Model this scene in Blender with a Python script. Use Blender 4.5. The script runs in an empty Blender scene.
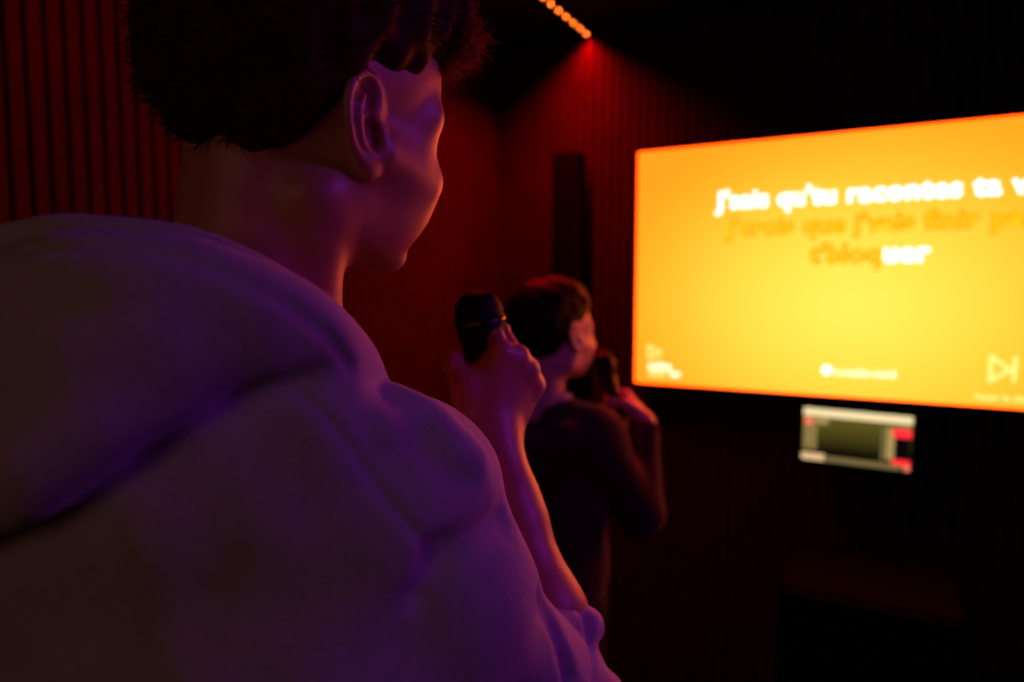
import bpy, math, random, time
import numpy as np
from mathutils import Vector, Matrix

T0 = time.time()
random.seed(7)
rng = np.random.default_rng(7)
sc = bpy.context.scene
COL = sc.collection
R_ = math.radians

# ------------------------------------------------------------------ camera
YAW = R_(28.7)
PITCH = R_(4.6)
CAMH = 1.5
FPX = 682.0
cam = bpy.data.cameras.new('camera')
cam.lens = 24.0
cam.sensor_width = 36.0
cam.clip_start = 0.02
cam.dof.use_dof = True
cam.dof.focus_distance = 0.50
cam.dof.aperture_fstop = 3.0
camo = bpy.data.objects.new('camera', cam)
COL.objects.link(camo)
camo.location = (0, 0, CAMH)
camo.rotation_euler = (math.pi / 2 - PITCH, 0, YAW)
sc.camera = camo
sc.view_settings.view_transform = 'Standard'
sc.view_settings.look = 'None'
sc.view_settings.gamma = 1.0
sc.view_settings.exposure = 0.0
sc.view_settings.use_curve_mapping = False
sc.cycles.use_denoising = True
sc.cycles.max_bounces = 8
sc.cycles.sample_clamp_indirect = 4.0

CP, SP = math.cos(PITCH), math.sin(PITCH)


def L(px, py, Z):
    """photo pixel + camera depth -> point in the 'level' frame (X right, Y ahead of the photographer, Z height)."""
    a = (px - 512) / FPX
    b = (341 - py) / FPX
    return np.array([a * Z, Z * (b * SP + CP), CAMH + Z * (b * CP - SP)])


CY, SY = math.cos(YAW), math.sin(YAW)


def to_world(v):
    return (v[0] * CY - v[1] * SY, v[0] * SY + v[1] * CY, v[2])


# ------------------------------------------------------------------ materials
def mat(name, col, rough=0.6, metal=0.0, spec=0.5, bump=None, emit=None, sss=0.0, sheen=0.0, colvar=0.0, varscale=20):
    m = bpy.data.materials.new(name)
    m.use_nodes = True
    nt = m.node_tree
    b = nt.nodes['Principled BSDF']
    b.inputs['Base Color'].default_value = (*col, 1)
    b.inputs['Roughness'].default_value = rough
    b.inputs['Metallic'].default_value = metal
    b.inputs['Specular IOR Level'].default_value = spec
    if sss:
        b.inputs['Subsurface Weight'].default_value = sss
        b.inputs['Subsurface Radius'].default_value = (1.0, 0.35, 0.2)
        b.inputs['Subsurface Scale'].default_value = 0.006
    if sheen:
        b.inputs['Sheen Weight'].default_value = sheen
        b.inputs['Sheen Roughness'].default_value = 0.5
    if emit:
        b.inputs['Emission Color'].default_value = (*emit[0], 1)
        b.inputs['Emission Strength'].default_value = emit[1]
    tc = nt.nodes.new('ShaderNodeTexCoord')
    if colvar:
        n = nt.nodes.new('ShaderNodeTexNoise')
        n.inputs['Scale'].default_value = varscale
        n.inputs['Detail'].default_value = 5
        nt.links.new(tc.outputs['Object'], n.inputs['Vector'])
        mx = nt.nodes.new('ShaderNodeMix')
        mx.data_type = 'RGBA'
        mx.inputs[6].default_value = (*[c * (1 - colvar) for c in col], 1)
        mx.inputs[7].default_value = (*[min(1, c * (1 + colvar)) for c in col], 1)
        nt.links.new(n.outputs['Fac'], mx.inputs[0])
        nt.links.new(mx.outputs[2], b.inputs['Base Color'])
    if bump:
        prev = None
        for scale, strength, dist in bump:
            n = nt.nodes.new('ShaderNodeTexNoise')
            n.inputs['Scale'].default_value = scale
            n.inputs['Detail'].default_value = 6
            n.inputs['Roughness'].default_value = 0.65
            nt.links.new(tc.outputs['Object'], n.inputs['Vector'])
            bp = nt.nodes.new('ShaderNodeBump')
            bp.inputs['Strength'].default_value = strength
            bp.inputs['Distance'].default_value = dist
            nt.links.new(n.outputs['Fac'], bp.inputs['Height'])
            if prev:
                nt.links.new(prev.outputs['Normal'], bp.inputs['Normal'])
            prev = bp
        nt.links.new(prev.outputs['Normal'], b.inputs['Normal'])
    return m


def emis(name, col, strength):
    m = bpy.data.materials.new(name)
    m.use_nodes = True
    nt = m.node_tree
    nt.nodes.clear()
    e = nt.nodes.new('ShaderNodeEmission')
    e.inputs['Color'].default_value = (*col, 1)
    e.inputs['Strength'].default_value = strength
    o = nt.nodes.new('ShaderNodeOutputMaterial')
    nt.links.new(e.outputs[0], o.inputs[0])
    return m


# ------------------------------------------------------------------ object helpers
def link(name, me, m=None, parent=None, loc=None, smooth=False):
    o = bpy.data.objects.new(name, me)
    COL.objects.link(o)
    if m is not None:
        for mm in (m if isinstance(m, (list, tuple)) else [m]):
            me.materials.append(mm)
    if parent is not None:
        o.parent = parent
    if loc is not None:
        o.location = loc
    if smooth:
        me.polygons.foreach_set('use_smooth', np.ones(len(me.polygons), bool))
    return o


def thing(name, label, cat, loc=(0, 0, 0), rotz=0.0, group=None):
    o = bpy.data.objects.new(name, None)
    COL.objects.link(o)
    o.location = loc
    o.rotation_euler = (0, 0, rotz)
    o['label'] = label
    o['category'] = cat
    if group:
        o['group'] = group
    return o


class MB:
    """collects boxes, lathes, prisms into one mesh"""

    def __init__(self):
        self.v, self.f, self.mi = [], [], []

    def add(self, vs, fs, mi=0):
        n = len(self.v)
        self.v += [tuple(p) for p in vs]
        self.f += [tuple(i + n for i in f) for f in fs]
        self.mi += [mi] * len(fs)

    def box(self, x0, x1, y0, y1, z0, z1, mi=0):
        self.add([(x, y, z) for z in (z0, z1) for y in (y0, y1) for x in (x0, x1)],
                 [(0, 2, 3, 1), (4, 5, 7, 6), (0, 1, 5, 4), (2, 6, 7, 3), (0, 4, 6, 2), (1, 3, 7, 5)], mi)

    def lathe(self, prof, n=32, mi=0, axis='z'):
        vs, fs = [], []
        for r, z in prof:
            for i in range(n):
                a = 2 * math.pi * i / n
                p = (r * math.cos(a), r * math.sin(a), z)
                if axis == 'y':
                    p = (p[0], -p[2], p[1])
                vs.append(p)
        for j in range(len(prof) - 1):
            for i in range(n):
                k = (i + 1) % n
                fs.append((j * n + i, j * n + k, (j + 1) * n + k, (j + 1) * n + i))
        self.add(vs, fs, mi)
        m = len(self.v) - len(vs)
        self.f.append(tuple(m + i for i in reversed(range(n))))
        self.f.append(tuple(m + (len(prof) - 1) * n + i for i in range(n)))
        self.mi += [mi, mi]

    def rrect(self, x0, x1, z0, z1, y0, y1, r, mi=0, n=6):
        """rounded rectangle in the xz plane, extruded from y0 (front) to y1"""
        pts = []
        for cx, cz, a0 in ((x1 - r, z1 - r, 0), (x0 + r, z1 - r, 90), (x0 + r, z0 + r, 180), (x1 - r, z0 + r, 270)):
            for i in range(n + 1):
                a = R_(a0 + 90 * i / n)
                pts.append((cx + r * math.cos(a), cz + r * math.sin(a)))
        k = len(pts)
        vs = [(x, y0, z) for x, z in pts] + [(x, y1, z) for x, z in pts]
        fs = [tuple(range(k - 1, -1, -1)), tuple(range(k, 2 * k))]
        fs += [(i, (i + 1) % k, k + (i + 1) % k, k + i) for i in range(k)]
        self.add(vs, fs, mi)

    def build(self, name, m, parent=None, loc=None, bevel=0.0, smooth=False, seg=2):
        me = bpy.data.meshes.new(name)
        me.from_pydata(self.v, [], self.f)
        for i, p in enumerate(me.polygons):
            p.material_index = self.mi[i]
        import bmesh
        bm = bmesh.new()
        bm.from_mesh(me)
        bmesh.ops.recalc_face_normals(bm, faces=bm.faces)
        bm.to_mesh(me)
        bm.free()
        me.update()
        o = link(name, me, m, parent, loc, smooth)
        if bevel:
            md = o.modifiers.new('bevel', 'BEVEL')
            md.width = bevel
            md.segments = seg
            md.limit_method = 'ANGLE'
        return o


# ------------------------------------------------------------------ signed-distance modelling of soft bodies
f32 = np.float32


def smin(a, b, k):
    if k <= 0:
        return np.minimum(a, b)
    h = np.maximum(k - np.abs(a - b), 0) / k
    return np.minimum(a, b) - h * h * k * 0.25


def smax(a, b, k):
    return -smin(-a, -b, k)


class Field:
    def __init__(self, bound=None):
        self.ops = []
        self.bound = bound

    def u(self, fn, k=0.01):
        self.ops.append(('u', fn, k))
        return self

    def s(self, fn, k=0.005):
        self.ops.append(('s', fn, k))
        return self

    def i(self, fn, k=0.005):
        self.ops.append(('i', fn, k))
        return self

    def disp(self, fn):
        self.ops.append(('d', fn, 0))
        return self

    def raw(self, P):
        d = None
        for op, fn, k in self.ops:
            if op == 'd':
                d = d + fn(P)
                continue
            e = fn(P)
            if d is None:
                d = e
            elif op == 'u':
                d = smin(d, e, k)
            elif op == 's':
                d = smax(d, -e, k)
            else:
                d = smax(d, e, k)
        return d

    def __call__(self, P):
        if self.bound is None:
            return self.raw(P)
        c, r = self.bound
        q = np.sqrt(((P - np.asarray(c, f32)) ** 2).sum(1)) - r
        out = np.maximum(q, 0) + f32(0.03)
        m = q < 0
        if m.any():
            out[m] = self.raw(P[m])
        return out


def rc(a, b, ra, rb=None):
    a = np.asarray(a, f32)
    b = np.asarray(b, f32)
    rb = ra if rb is None else rb
    ab = b - a
    L2 = float((ab * ab).sum()) + 1e-12

    def fn(P):
        pa = P - a
        t = np.clip((pa @ ab) / f32(L2), 0, 1)
        q = pa - t[:, None] * ab
        return np.sqrt((q * q).sum(1)) - (f32(ra) + f32(rb - ra) * t)
    return fn


def ell(c, r, M=None):
    c = np.asarray(c, f32)
    r = np.asarray(r, f32)
    Mm = None if M is None else np.asarray(M, f32)

    def fn(P):
        q = P - c
        if Mm is not None:
            q = q @ Mm
        k0 = np.sqrt(((q / r) ** 2).sum(1))
        k1 = np.sqrt(((q / (r * r)) ** 2).sum(1)) + f32(1e-9)
        return k0 * (k0 - 1) / k1
    return fn


def spline(pts, n=6):
    """Catmull-Rom through points (any dimension)"""
    p = [np.asarray(q, float) for q in pts]
    p = [2 * p[0] - p[1]] + p + [2 * p[-1] - p[-2]]
    out = []
    for i in range(1, len(p) - 2):
        for j in range(n):
            t = j / n
            out.append(0.5 * (2 * p[i] + (p[i + 1] - p[i - 1]) * t + (2 * p[i - 1] - 5 * p[i] + 4 * p[i + 1] - p[i + 2]) * t * t
                              + (3 * p[i] - p[i - 1] - 3 * p[i + 1] + p[i + 2]) * t ** 3))
    out.append(p[-2])
    return out


def tube(pts, r, n=4, k=0.0):
    """tube along a smooth curve; r is a radius or one radius per control point"""
    rr = [r] * len(pts) if np.isscalar(r) else list(r)
    q = spline([list(p) + [x] for p, x in zip(pts, rr)], n)
    segs = [rc(a[:3], b[:3], a[3], b[3]) for a, b in zip(q[:-1], q[1:])]
    arr = np.array(q)
    c = (arr[:, :3].max(0) + arr[:, :3].min(0)) / 2
    R = np.sqrt(((arr[:, :3] - c) ** 2).sum(1)).max() + arr[:, 3].max() + 0.06
    fl = Field((c, R))
    for s in segs:
        fl.u(s, k)
    return fl


def xform(field, C, M):
    """field given in a local frame whose axes are the columns of M, at C"""
    C = np.asarray(C, f32)
    M = np.asarray(M, f32)
    return lambda P: field((P - C) @ M)


def mesh_field(field, xs, ys, zs, B=8):
    """surface nets over a (possibly unevenly spaced) grid, evaluated only near the surface"""
    xs, ys, zs = [np.asarray(a, f32) for a in (xs, ys, zs)]

    def pad(a):
        n = (-(len(a) - 1)) % B
        st = a[-1] - a[-2]
        return np.concatenate([a, a[-1] + st * np.arange(1, n + 1, dtype=f32)]).astype(f32)
    xs, ys, zs = pad(xs), pad(ys), pad(zs)
    nx, ny, nz = len(xs), len(ys), len(zs)
    D = np.full((nx, ny, nz), 1.0, f32)
    bx, by, bz = [np.arange(0, n - 1, B) for n in (nx, ny, nz)]
    I, J, K = [a.ravel() for a in np.meshgrid(bx, by, bz, indexing='ij')]
    lo = np.stack([xs[I], ys[J], zs[K]], 1)
    hi = np.stack([xs[I + B], ys[J + B], zs[K + B]], 1)
    d = field(((lo + hi) / 2).astype(f32))
    half = np.sqrt(((hi - lo) ** 2).sum(1)) / 2
    neg = d < 0
    keep = np.abs(d) < half * 1.35 + 0.006
    o = np.arange(B + 1)
    oi, oj, ok = [a.ravel() for a in np.meshgrid(o, o, o, indexing='ij')]
    for b in np.nonzero(~keep & neg)[0]:
        D[I[b]:I[b] + B + 1, J[b]:J[b] + B + 1, K[b]:K[b] + B + 1] = -1.0
    kb = np.nonzero(keep)[0]
    CH = 400
    for c in range(0, len(kb), CH):
        q = kb[c:c + CH]
        ii = (I[q][:, None] + oi).ravel()
        jj = (J[q][:, None] + oj).ravel()
        kk = (K[q][:, None] + ok).ravel()
        D[ii, jj, kk] = field(np.stack([xs[ii], ys[jj], zs[kk]], 1))
    S = D < 0
    cs = np.zeros((nx - 1, ny - 1, nz - 1), np.int8)
    for a in (0, 1):
        for b in (0, 1):
            for c in (0, 1):
                cs += S[a:nx - 1 + a, b:ny - 1 + b, c:nz - 1 + c]
    act = (cs > 0) & (cs < 8)
    ai, aj, ak = np.nonzero(act)
    idx = np.full(act.shape, -1, np.int32)
    idx[ai, aj, ak] = np.arange(len(ai))
    acc = np.zeros((len(ai), 3), f32)
    cnt = np.zeros(len(ai), f32)
    corners = [(a, b, c) for a in (0, 1) for b in (0, 1) for c in (0, 1)]
    for p in corners:
        for ax in range(3):
            if p[ax]:
                continue
            q = list(p)
            q[ax] = 1
            d0 = D[ai + p[0], aj + p[1], ak + p[2]]
            d1 = D[ai + q[0], aj + q[1], ak + q[2]]
            m = (d0 < 0) != (d1 < 0)
            t = np.where(m, d0 / np.where(m, d0 - d1, 1), 0)
            P0 = np.stack([xs[ai + p[0]], ys[aj + p[1]], zs[ak + p[2]]], 1)
            P1 = np.stack([xs[ai + q[0]], ys[aj + q[1]], zs[ak + q[2]]], 1)
            acc += np.where(m[:, None], P0 + t[:, None] * (P1 - P0), 0)
            cnt += m
    V = acc / cnt[:, None]
    quads = []
    # edges along each axis
    for ax in range(3):
        sl0 = [slice(None)] * 3
        sl1 = [slice(None)] * 3
        sl0[ax] = slice(0, -1)
        sl1[ax] = slice(1, None)
        A, Bq = S[tuple(sl0)], S[tuple(sl1)]
        ch = A != Bq
        e = np.nonzero(ch)
        e = [np.array(x) for x in e]
        u, v = (ax + 1) % 3, (ax + 2) % 3
        ok_ = (e[u] > 0) & (e[v] > 0) & (e[u] < D.shape[u] - 1) & (e[v] < D.shape[v] - 1)
        e = [x[ok_] for x in e]
        fl = A[tuple(e)]
        c4 = []
        for du, dv in ((-1, -1), (0, -1), (0, 0), (-1, 0)):
            cc = [x.copy() for x in e]
            cc[u] += du
            cc[v] += dv
            c4.append(idx[tuple(cc)])
        qd = np.stack(c4, 1)
        qd = np.where(fl[:, None], qd, qd[:, ::-1])
        quads.append(qd)
    Q = np.concatenate(quads)
    Q = Q[(Q >= 0).all(1)]
    # one Newton step onto the true surface
    h = 0.0006
    for _ in range(1):
        d0 = field(V)
        g = np.stack([field(V + np.array(e, f32) * f32(h)) - d0 for e in ((1, 0, 0), (0, 1, 0), (0, 0, 1))], 1) / h
        n2 = (g * g).sum(1) + 0.05
        st = np.clip(d0 / n2, -0.003, 0.003)
        V = (V - st[:, None] * g).astype(f32)
    return V, Q, g / (np.sqrt((g * g).sum(1))[:, None] + 1e-9)


def np_mesh(name, V, Q, smooth=True):
    me = bpy.data.meshes.new(name)
    me.vertices.add(len(V))
    me.vertices.foreach_set('co', np.ascontiguousarray(V, f32).ravel())
    k = Q.shape[1]
    me.loops.add(Q.size)
    me.loops.foreach_set('vertex_index', np.ascontiguousarray(Q, np.int32).ravel())
    me.polygons.add(len(Q))
    me.polygons.foreach_set('loop_start', np.arange(0, Q.size, k, dtype=np.int32))
    me.polygons.foreach_set('loop_total', np.full(len(Q), k, np.int32))
    me.update(calc_edges=True)
    me.validate()
    if smooth:
        me.polygons.foreach_set('use_smooth', np.ones(len(me.polygons), bool))
    return me


def grid(lo, hi, st):
    return [np.arange(a, b + st, st, dtype=f32) for a, b in zip(lo, hi)]


def grow(name, field, lo, hi, st, m, parent, base, zs=None):
    xs, ys, z_ = grid(lo, hi, st)
    V, Q, N = mesh_field(field, xs, ys, z_ if zs is None else zs)
    me = np_mesh(name, V - np.asarray(base, f32), Q)
    o = link(name, me, m, parent)
    print('GROW', name, len(V), round(time.time() - T0, 1))
    return o, V, Q, N


def raycast(field, px, py, z0=0.2, z1=1.2):
    """first point of the field seen along a photo pixel (for laying seams on cloth)"""
    a, b = L(px, py, z0), L(px, py, z1)
    d = (b - a)
    n = np.linalg.norm(d)
    d /= n
    t = 0.0
    for _ in range(120):
        v = float(field((a + d * t)[None].astype(f32))[0])
        if v < 0.0004:
            return a + d * t
        t += max(v * 0.7, 0.0003)
        if t > n:
            break
    return None


def nrm(v):
    v = np.asarray(v, float)
    return v / np.linalg.norm(v)


# ------------------------------------------------------------------ anatomy
def ear_prims(F, side, flare=17, tilt=16, es=.93):
    """adds an ear to a head field; side=+1 the person's right"""
    fl, tl = R_(flare), R_(tilt)
    eb = np.array([side * math.sin(fl), -math.cos(fl), 0])           # towards the back rim
    u = nrm([0, -math.sin(tl), math.cos(tl)])
    eb = nrm(eb - u * (eb @ u))
    n = np.cross(eb, u) if side > 0 else np.cross(u, eb)             # outward (face of the ear)
    if n[0] * side < 0:
        n = -n
    A = np.array([side * 0.0705, 0.007, 0.008])

    def E(a, v, w=0.0):
        return A + es * (a * eb + v * u + w * n)
    M = np.stack([eb, u, n], 1)
    F.u(ell(E(.013, .002, .001), (.0155, .0285, .0042), M), .006)
    F.u(rc(E(.0, .012, -.006), E(.004, -.014, -.006), .009), .008)      # root
    F.s(ell(E(.012, .018, .007), (.0095, .0115, .0075), M), .003)    # upper hollow
    F.s(ell(E(.010, -.006, .007), (.0095, .0125, .0085), M), .003)   # concha
    hel = [(.003, .004, .003), (-.003, .014, .004), (-.002, .026, .004), (.006, .0335, .004), (.017, .0335, .0035), (.0265, .025, .003),
           (.031, .012, .003), (.0305, -.002, .003), (.026, -.014, .002), (.018, -.023, .002)]
    F.u(tube([E(*p) for p in hel], [.002, .0026, .003, .003, .003, .0032, .003, .0028, .0025, .003], 3), .002)
    ant = [(.013, .020, .0035), (.0195, .012, .004), (.0215, 0, .004), (.018, -.011, .0035), (.012, -.0165, .003)]
    F.u(tube([E(*p) for p in ant], [.0018, .0024, .0026, .0026, .0028], 3), .003)
    F.u(rc(E(-.004, -.004, .003), E(-.002, -.009, .003), .0035, .003), .003)    # tragus
    F.u(ell(E(.010, -.027, .001), (.0085, .0095, .0046), M), .004)              # lobe


def head_field(jaw=.80, w=1.0, ears=True):
    """head in its own frame: x to the person's right, y to the face, z up, origin between the ear canals"""
    OUT = Field(((0, 0.005, 0.005), 0.21))
    F = Field()
    F.u(ell((0, -.014, .042), (.075 * w, .095, .084)), 0)
    F.u(ell((0, .042, .045), (.061 * w, .052, .058)), .03)
    F.u(ell((0, .028, -.03), (.060 * w, .060, .075)), .03)
    for s in (1, -1):
        F.u(rc((s * .058, .002, -.012), (s * .049, -.004, -.066), .0125, .0125), .02)
        F.u(rc((s * .048, -.002, -.066), (s * .018, .070, -.096), .014, .017), .025)
        F.u(rc((s * .066, .020, -.008), (s * .046, .069, -.019), .011, .016), .018)   # cheekbone
        F.u(rc((s * .054, .065, .027), (s * .018, .090, .027), .0110, .011), .014)     # brow
        F.u(ell((s * .027, .060, -.058), (.016, .026, .028)), .02)
        F.u(ell((s * .041, .034, -.038), (.0205, .050, .046)), .03)
    F.u(ell((0, .071, -.052), (.030, .028, .036)), .02)
    F.u(ell((0, .080, -.099), (.020, .018, .016)), .016)
    for s in (1, -1):
        F.s(ell((s * .036, .099, .009), (.021, .023, .0125)), .014)
        F.u(ell((s * .033, .071, .008), (.0145, .0140, .0140)), .004)
    for s in (1, -1):
        F.u(ell((s * .0490, .052, .008), (.0155, .0205, .0260)), .012)   # outer rim of the eye socket
    F.u(rc((0, .090, .022), (0, .112, -.024), .0075, .0105), .010)
    for s in (1, -1):
        F.u(ell((s * .0125, .101, -.028), (.0075, .010, .008)), .006)
        F.s(ell((s * .006, .109, -.037), (.0035, .006, .004)), .003)
    F.u(tube([(-.024, .088, -.062), (-.010, .099, -.058), (0, .099, -.0595), (.010, .099, -.058), (.024, .088, -.062)], [.002, .0052, .0055, .0052, .002], 3), .006)
    F.u(tube([(-.022, .088, -.065), (-.009, .097, -.0705), (.009, .097, -.0705), (.022, .088, -.065)], [.002, .006, .006, .002], 3), .006)
    F.s(tube([(-.024, .094, -.0635), (0, .106, -.0645), (.024, .094, -.0635)], .0018, 3), .002)

    def shorter(P):
        Q = P.copy()
        z = P[:, 2] + f32(.012)
        Q[:, 2] = np.where(z < 0, z / f32(jaw), z) - f32(.012)
        return F(Q) * f32(jaw)
    OUT.u(shorter, 0)
    if ears:
        ear_prims(OUT, 1)
        ear_prims(OUT, -1)
    return OUT


def hand_prims(F, W, f, t, b, s=1.0, curl=((52, 80, 45),) * 4, thumb=None, k=.0035):
    """right or left hand: W wrist, f to the knuckles, t to the thumb side, b out of the back of the hand"""
    M = np.stack([f, t, b], 1)

    def H(x, y, z):
        return np.asarray(W) + s * (x * np.asarray(f) + y * np.asarray(t) + z * np.asarray(b))
    F.u(ell(H(.044, .0, -.006), (.052 * s, .036 * s, .015 * s), M), .012)
    F.u(rc(H(-.01, .0, -.002), H(.03, .0, -.004), .021 * s, .022 * s), .015)
    kn = [(.090, .028, .002), (.093, .009, .005), (.087, -.011, .004), (.077, -.029, .0)]
    ln = [(.044, .026, .021), (.048, .030, .022), (.045, .028, .022), (.035, .021, .019)]
    rr = [.0098, .0100, .0094, .0083]
    for i in range(4):
        p = H(*kn[i])
        F.u(rc(H(.014, kn[i][1] * .55, -.001), p, .0115 * s, .0104 * s), .014)
        F.u(ell(p + s * .001 * np.asarray(b), (.0120 * s, .0100 * s, .0100 * s), M), .010)
        a = 0.0
        r = rr[i]
        q = p
        sp = (.10, .03, -.04, -.12)[i] * 0.4
        for j in range(3):
            a += R_(curl[i][j])
            dirv = math.cos(a) * np.asarray(f) - math.sin(a) * np.asarray(b) + sp * np.asarray(t) * math.cos(a)
            dirv = nrm(dirv)
            e = q + s * ln[i][j] * dirv
            F.u(rc(q, e, r * s, (r - .0011) * s), k)
            if j < 2:
                F.u(ell(e, (r * s, r * s, r * s)), k)
            q = e
            r -= .0011
    th = thumb or [(.022, .026, -.010), (.050, .047, -.022), (.080, .046, -.040), (.098, .030, -.052)]
    rad = [.0155, .0130, .0112, .0098]
    F.u(rc(H(.012, .016, -.010), H(*th[1]), .0165 * s, .0130 * s), .012)
    for i in range(3):
        F.u(rc(H(*th[i]), H(*th[i + 1]), rad[i] * s, rad[i + 1] * s), .006)
    return H


def strands(roots, normals, comb, length, curl, seed, width=.0007, nseg=7):
    """hair locks: thin tapering three-sided tubes"""
    g = np.random.default_rng(seed)
    vs, fs = [], []
    for p, n in zip(roots, normals):
        ln = length * g.uniform(.55, 1.25)
        d = nrm(n * g.uniform(.3, .9) + comb(p) + g.normal(0, .28, 3))
        ax = nrm(g.normal(0, 1, 3))
        side = nrm(np.cross(d, ax))
        up = np.cross(side, d)
        cu = curl * g.uniform(.2, 1.3) * (1 if g.random() < .6 else -1)
        q = p - n * .002
        base = len(vs)
        ang = 0.0
        for i in range(nseg + 1):
            w = width * (1 - i / nseg) + .00005
            for j in range(3):
                a = 2.094 * j
                vs.append(q + w * (math.cos(a) * side + math.sin(a) * up))
            dd = math.cos(ang) * d + math.sin(ang) * up
            q = q + dd * ln / nseg
            ang += cu / nseg
        for i in range(nseg):
            for j in range(3):
                a0, a1 = base + i * 3 + j, base + i * 3 + (j + 1) % 3
                fs.append((a0, a1, a1 + 3, a0 + 3))
    return np.array(vs, f32), np.array(fs, np.int32)


def join_np(parts):
    vs, fs, n = [], [], 0
    for v, f in parts:
        vs.append(v)
        fs.append(f + n)
        n += len(v)
    return np.concatenate(vs), np.concatenate(fs)
# ================================================================== THE ROOM
XL, XR, YB, YF, ZC = -1.385, 1.75, -1.70, 2.392, 2.408
M_slat = mat('dark_mahogany_slat', (.042, .0030, .0034), rough=.8, spec=.08, colvar=.35, varscale=9)
M_felt = mat('black_felt', (.006, .005, .005), rough=.95, spec=.1)
M_ceil = mat('black_ceiling_paint', (.004, .004, .004), rough=.9, spec=.1, bump=[(60, .2, .002)])
M_floor = mat('dark_carpet', (.018, .016, .017), rough=.95, spec=.1, bump=[(300, .5, .003)], colvar=.4, varscale=40)


def wall(name, axis, at, lo, hi, sgn, off=0.0):
    """slatted acoustic wall: felt backing and vertical slats; axis is the running axis, sgn the way into the room"""
    mb = MB()

    def bx(a0, a1, d0, d1, z0, z1, mi):
        d0, d1 = sorted((at + sgn * d0, at + sgn * d1))
        if axis == 'x':
            mb.box(a0, a1, d0, d1, z0, z1, mi)
        else:
            mb.box(d0, d1, a0, a1, z0, z1, mi)
    bx(lo, hi, -.10, 0, 0, ZC, 1)
    a = lo + off
    while a + .0235 < hi:
        bx(a, a + .0235, 0, .019, 0, ZC, 0)
        a += .034
    o = mb.build(name, [M_slat, M_felt])
    o['kind'] = 'structure'
    return o


wall('wall_front', 'x', YF, XL, XR, -1, .024)
wall('wall_left', 'y', XL, YB, YF, 1, .010)
wall('wall_right', 'y', XR, YB, YF, -1)
wall('wall_back', 'x', YB, XL, XR, 1)
for nm, z0, z1, m in (('floor', -.1, 0, M_floor), ('ceiling', ZC, ZC + .1, M_ceil)):
    mb = MB()
    mb.box(XL - .1, XR + .1, YB - .1, YF + .1, z0, z1)
    o = mb.build(nm, m)
    o['kind'] = 'structure'

# ------------------------------------------------------------------ television
TVY = 2.316                       # plane of the picture


def on_plane(px, py, y):
    p0, p1 = L(px, py, 1.0), np.array([0, 0, CAMH])
    a, b = np.array(to_world(p1)), np.array(to_world(p0))
    t = (y - a[1]) / (b[1] - a[1])
    q = a + (b - a) * t
    return float(q[0]), float(q[2])


c1, c2 = on_plane(639, 152.5, TVY), on_plane(634, 382, TVY)
TVX0 = (c1[0] + c2[0]) / 2
TVZ1, TVZ0 = c1[1], c2[1]
TVH = TVZ1 - TVZ0
TVX1 = TVX0 + TVH * 16 / 9
print('TV', TVX0, TVX1, TVZ0, TVZ1)
M_blackp = mat('black_plastic', (.004, .004, .0045), rough=.6, spec=.12)
M_blackm = mat('black_metal', (.012, .012, .013), rough=.4, metal=.6)
M_cab = mat('matt_black_vinyl', (.0022, .0022, .0024), rough=.9, spec=.03)
M_grille = mat('black_speaker_cloth', (.0015, .0015, .0015), rough=.9, spec=.1, bump=[(500, .5, .001)])

tvx, tvz = (TVX0 + TVX1) / 2, (TVZ0 + TVZ1) / 2
tv = thing('television', 'large wall-mounted television glowing orange with white and gold song lyrics', 'television', (tvx, TVY, tvz))
W2, H2 = (TVX1 - TVX0) / 2, TVH / 2
mb = MB()
mb.rrect(-W2 - .006, W2 + .006, -H2 - .007, H2 + .006, .0005, .026, .010)
mb.build('housing', M_blackp, tv, bevel=.002)
fr = MB()
e = .006
for a in ((-W2 - e, -W2, -H2 - .007, H2 + e), (W2, W2 + e, -H2 - .007, H2 + e), (-W2, W2, H2, H2 + e), (-W2, W2, -H2 - .007, -H2)):
    fr.box(a[0], a[1], -.002, .0006, a[2], a[3])
fr.build('bezel', M_blackp, tv)
bk = MB()
bk.box(-.22, .22, .026, .0565, -.2, .2)
bk.build('wall_bracket', M_blackm, tv, bevel=.003)

ms = bpy.data.materials.new('orange_song_picture')
ms.use_nodes = True
nt = ms.node_tree
nt.nodes.clear()
out = nt.nodes.new('ShaderNodeOutputMaterial')
em = nt.nodes.new('ShaderNodeEmission')
tc = nt.nodes.new('ShaderNodeTexCoord')
mp = nt.nodes.new('ShaderNodeMapping')
cx, cz = on_plane(852, 305, TVY)
mp.inputs['Location'].default_value = (-(cx - tvx) / .84, 0, -(cz - tvz) / .62)
mp.inputs['Scale'].default_value = (1 / .84, 1, 1 / .62)
ln = nt.nodes.new('ShaderNodeVectorMath')
ln.operation = 'LENGTH'
rp = nt.nodes.new('ShaderNodeValToRGB')
rp.color_ramp.interpolation = 'B_SPLINE'
el = rp.color_ramp.elements
TVR = 1.0
el[0].position = 0.0
el[0].color = (TVR, .93, .125, 1)
el[1].position = 1.0
el[1].color = (TVR, .36, .012, 1)
for pos, c in ((.35, (TVR, .80, .070, 1)), (.70, (TVR, .52, .022, 1))):
    q = el.new(pos)
    q.color = c
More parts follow.
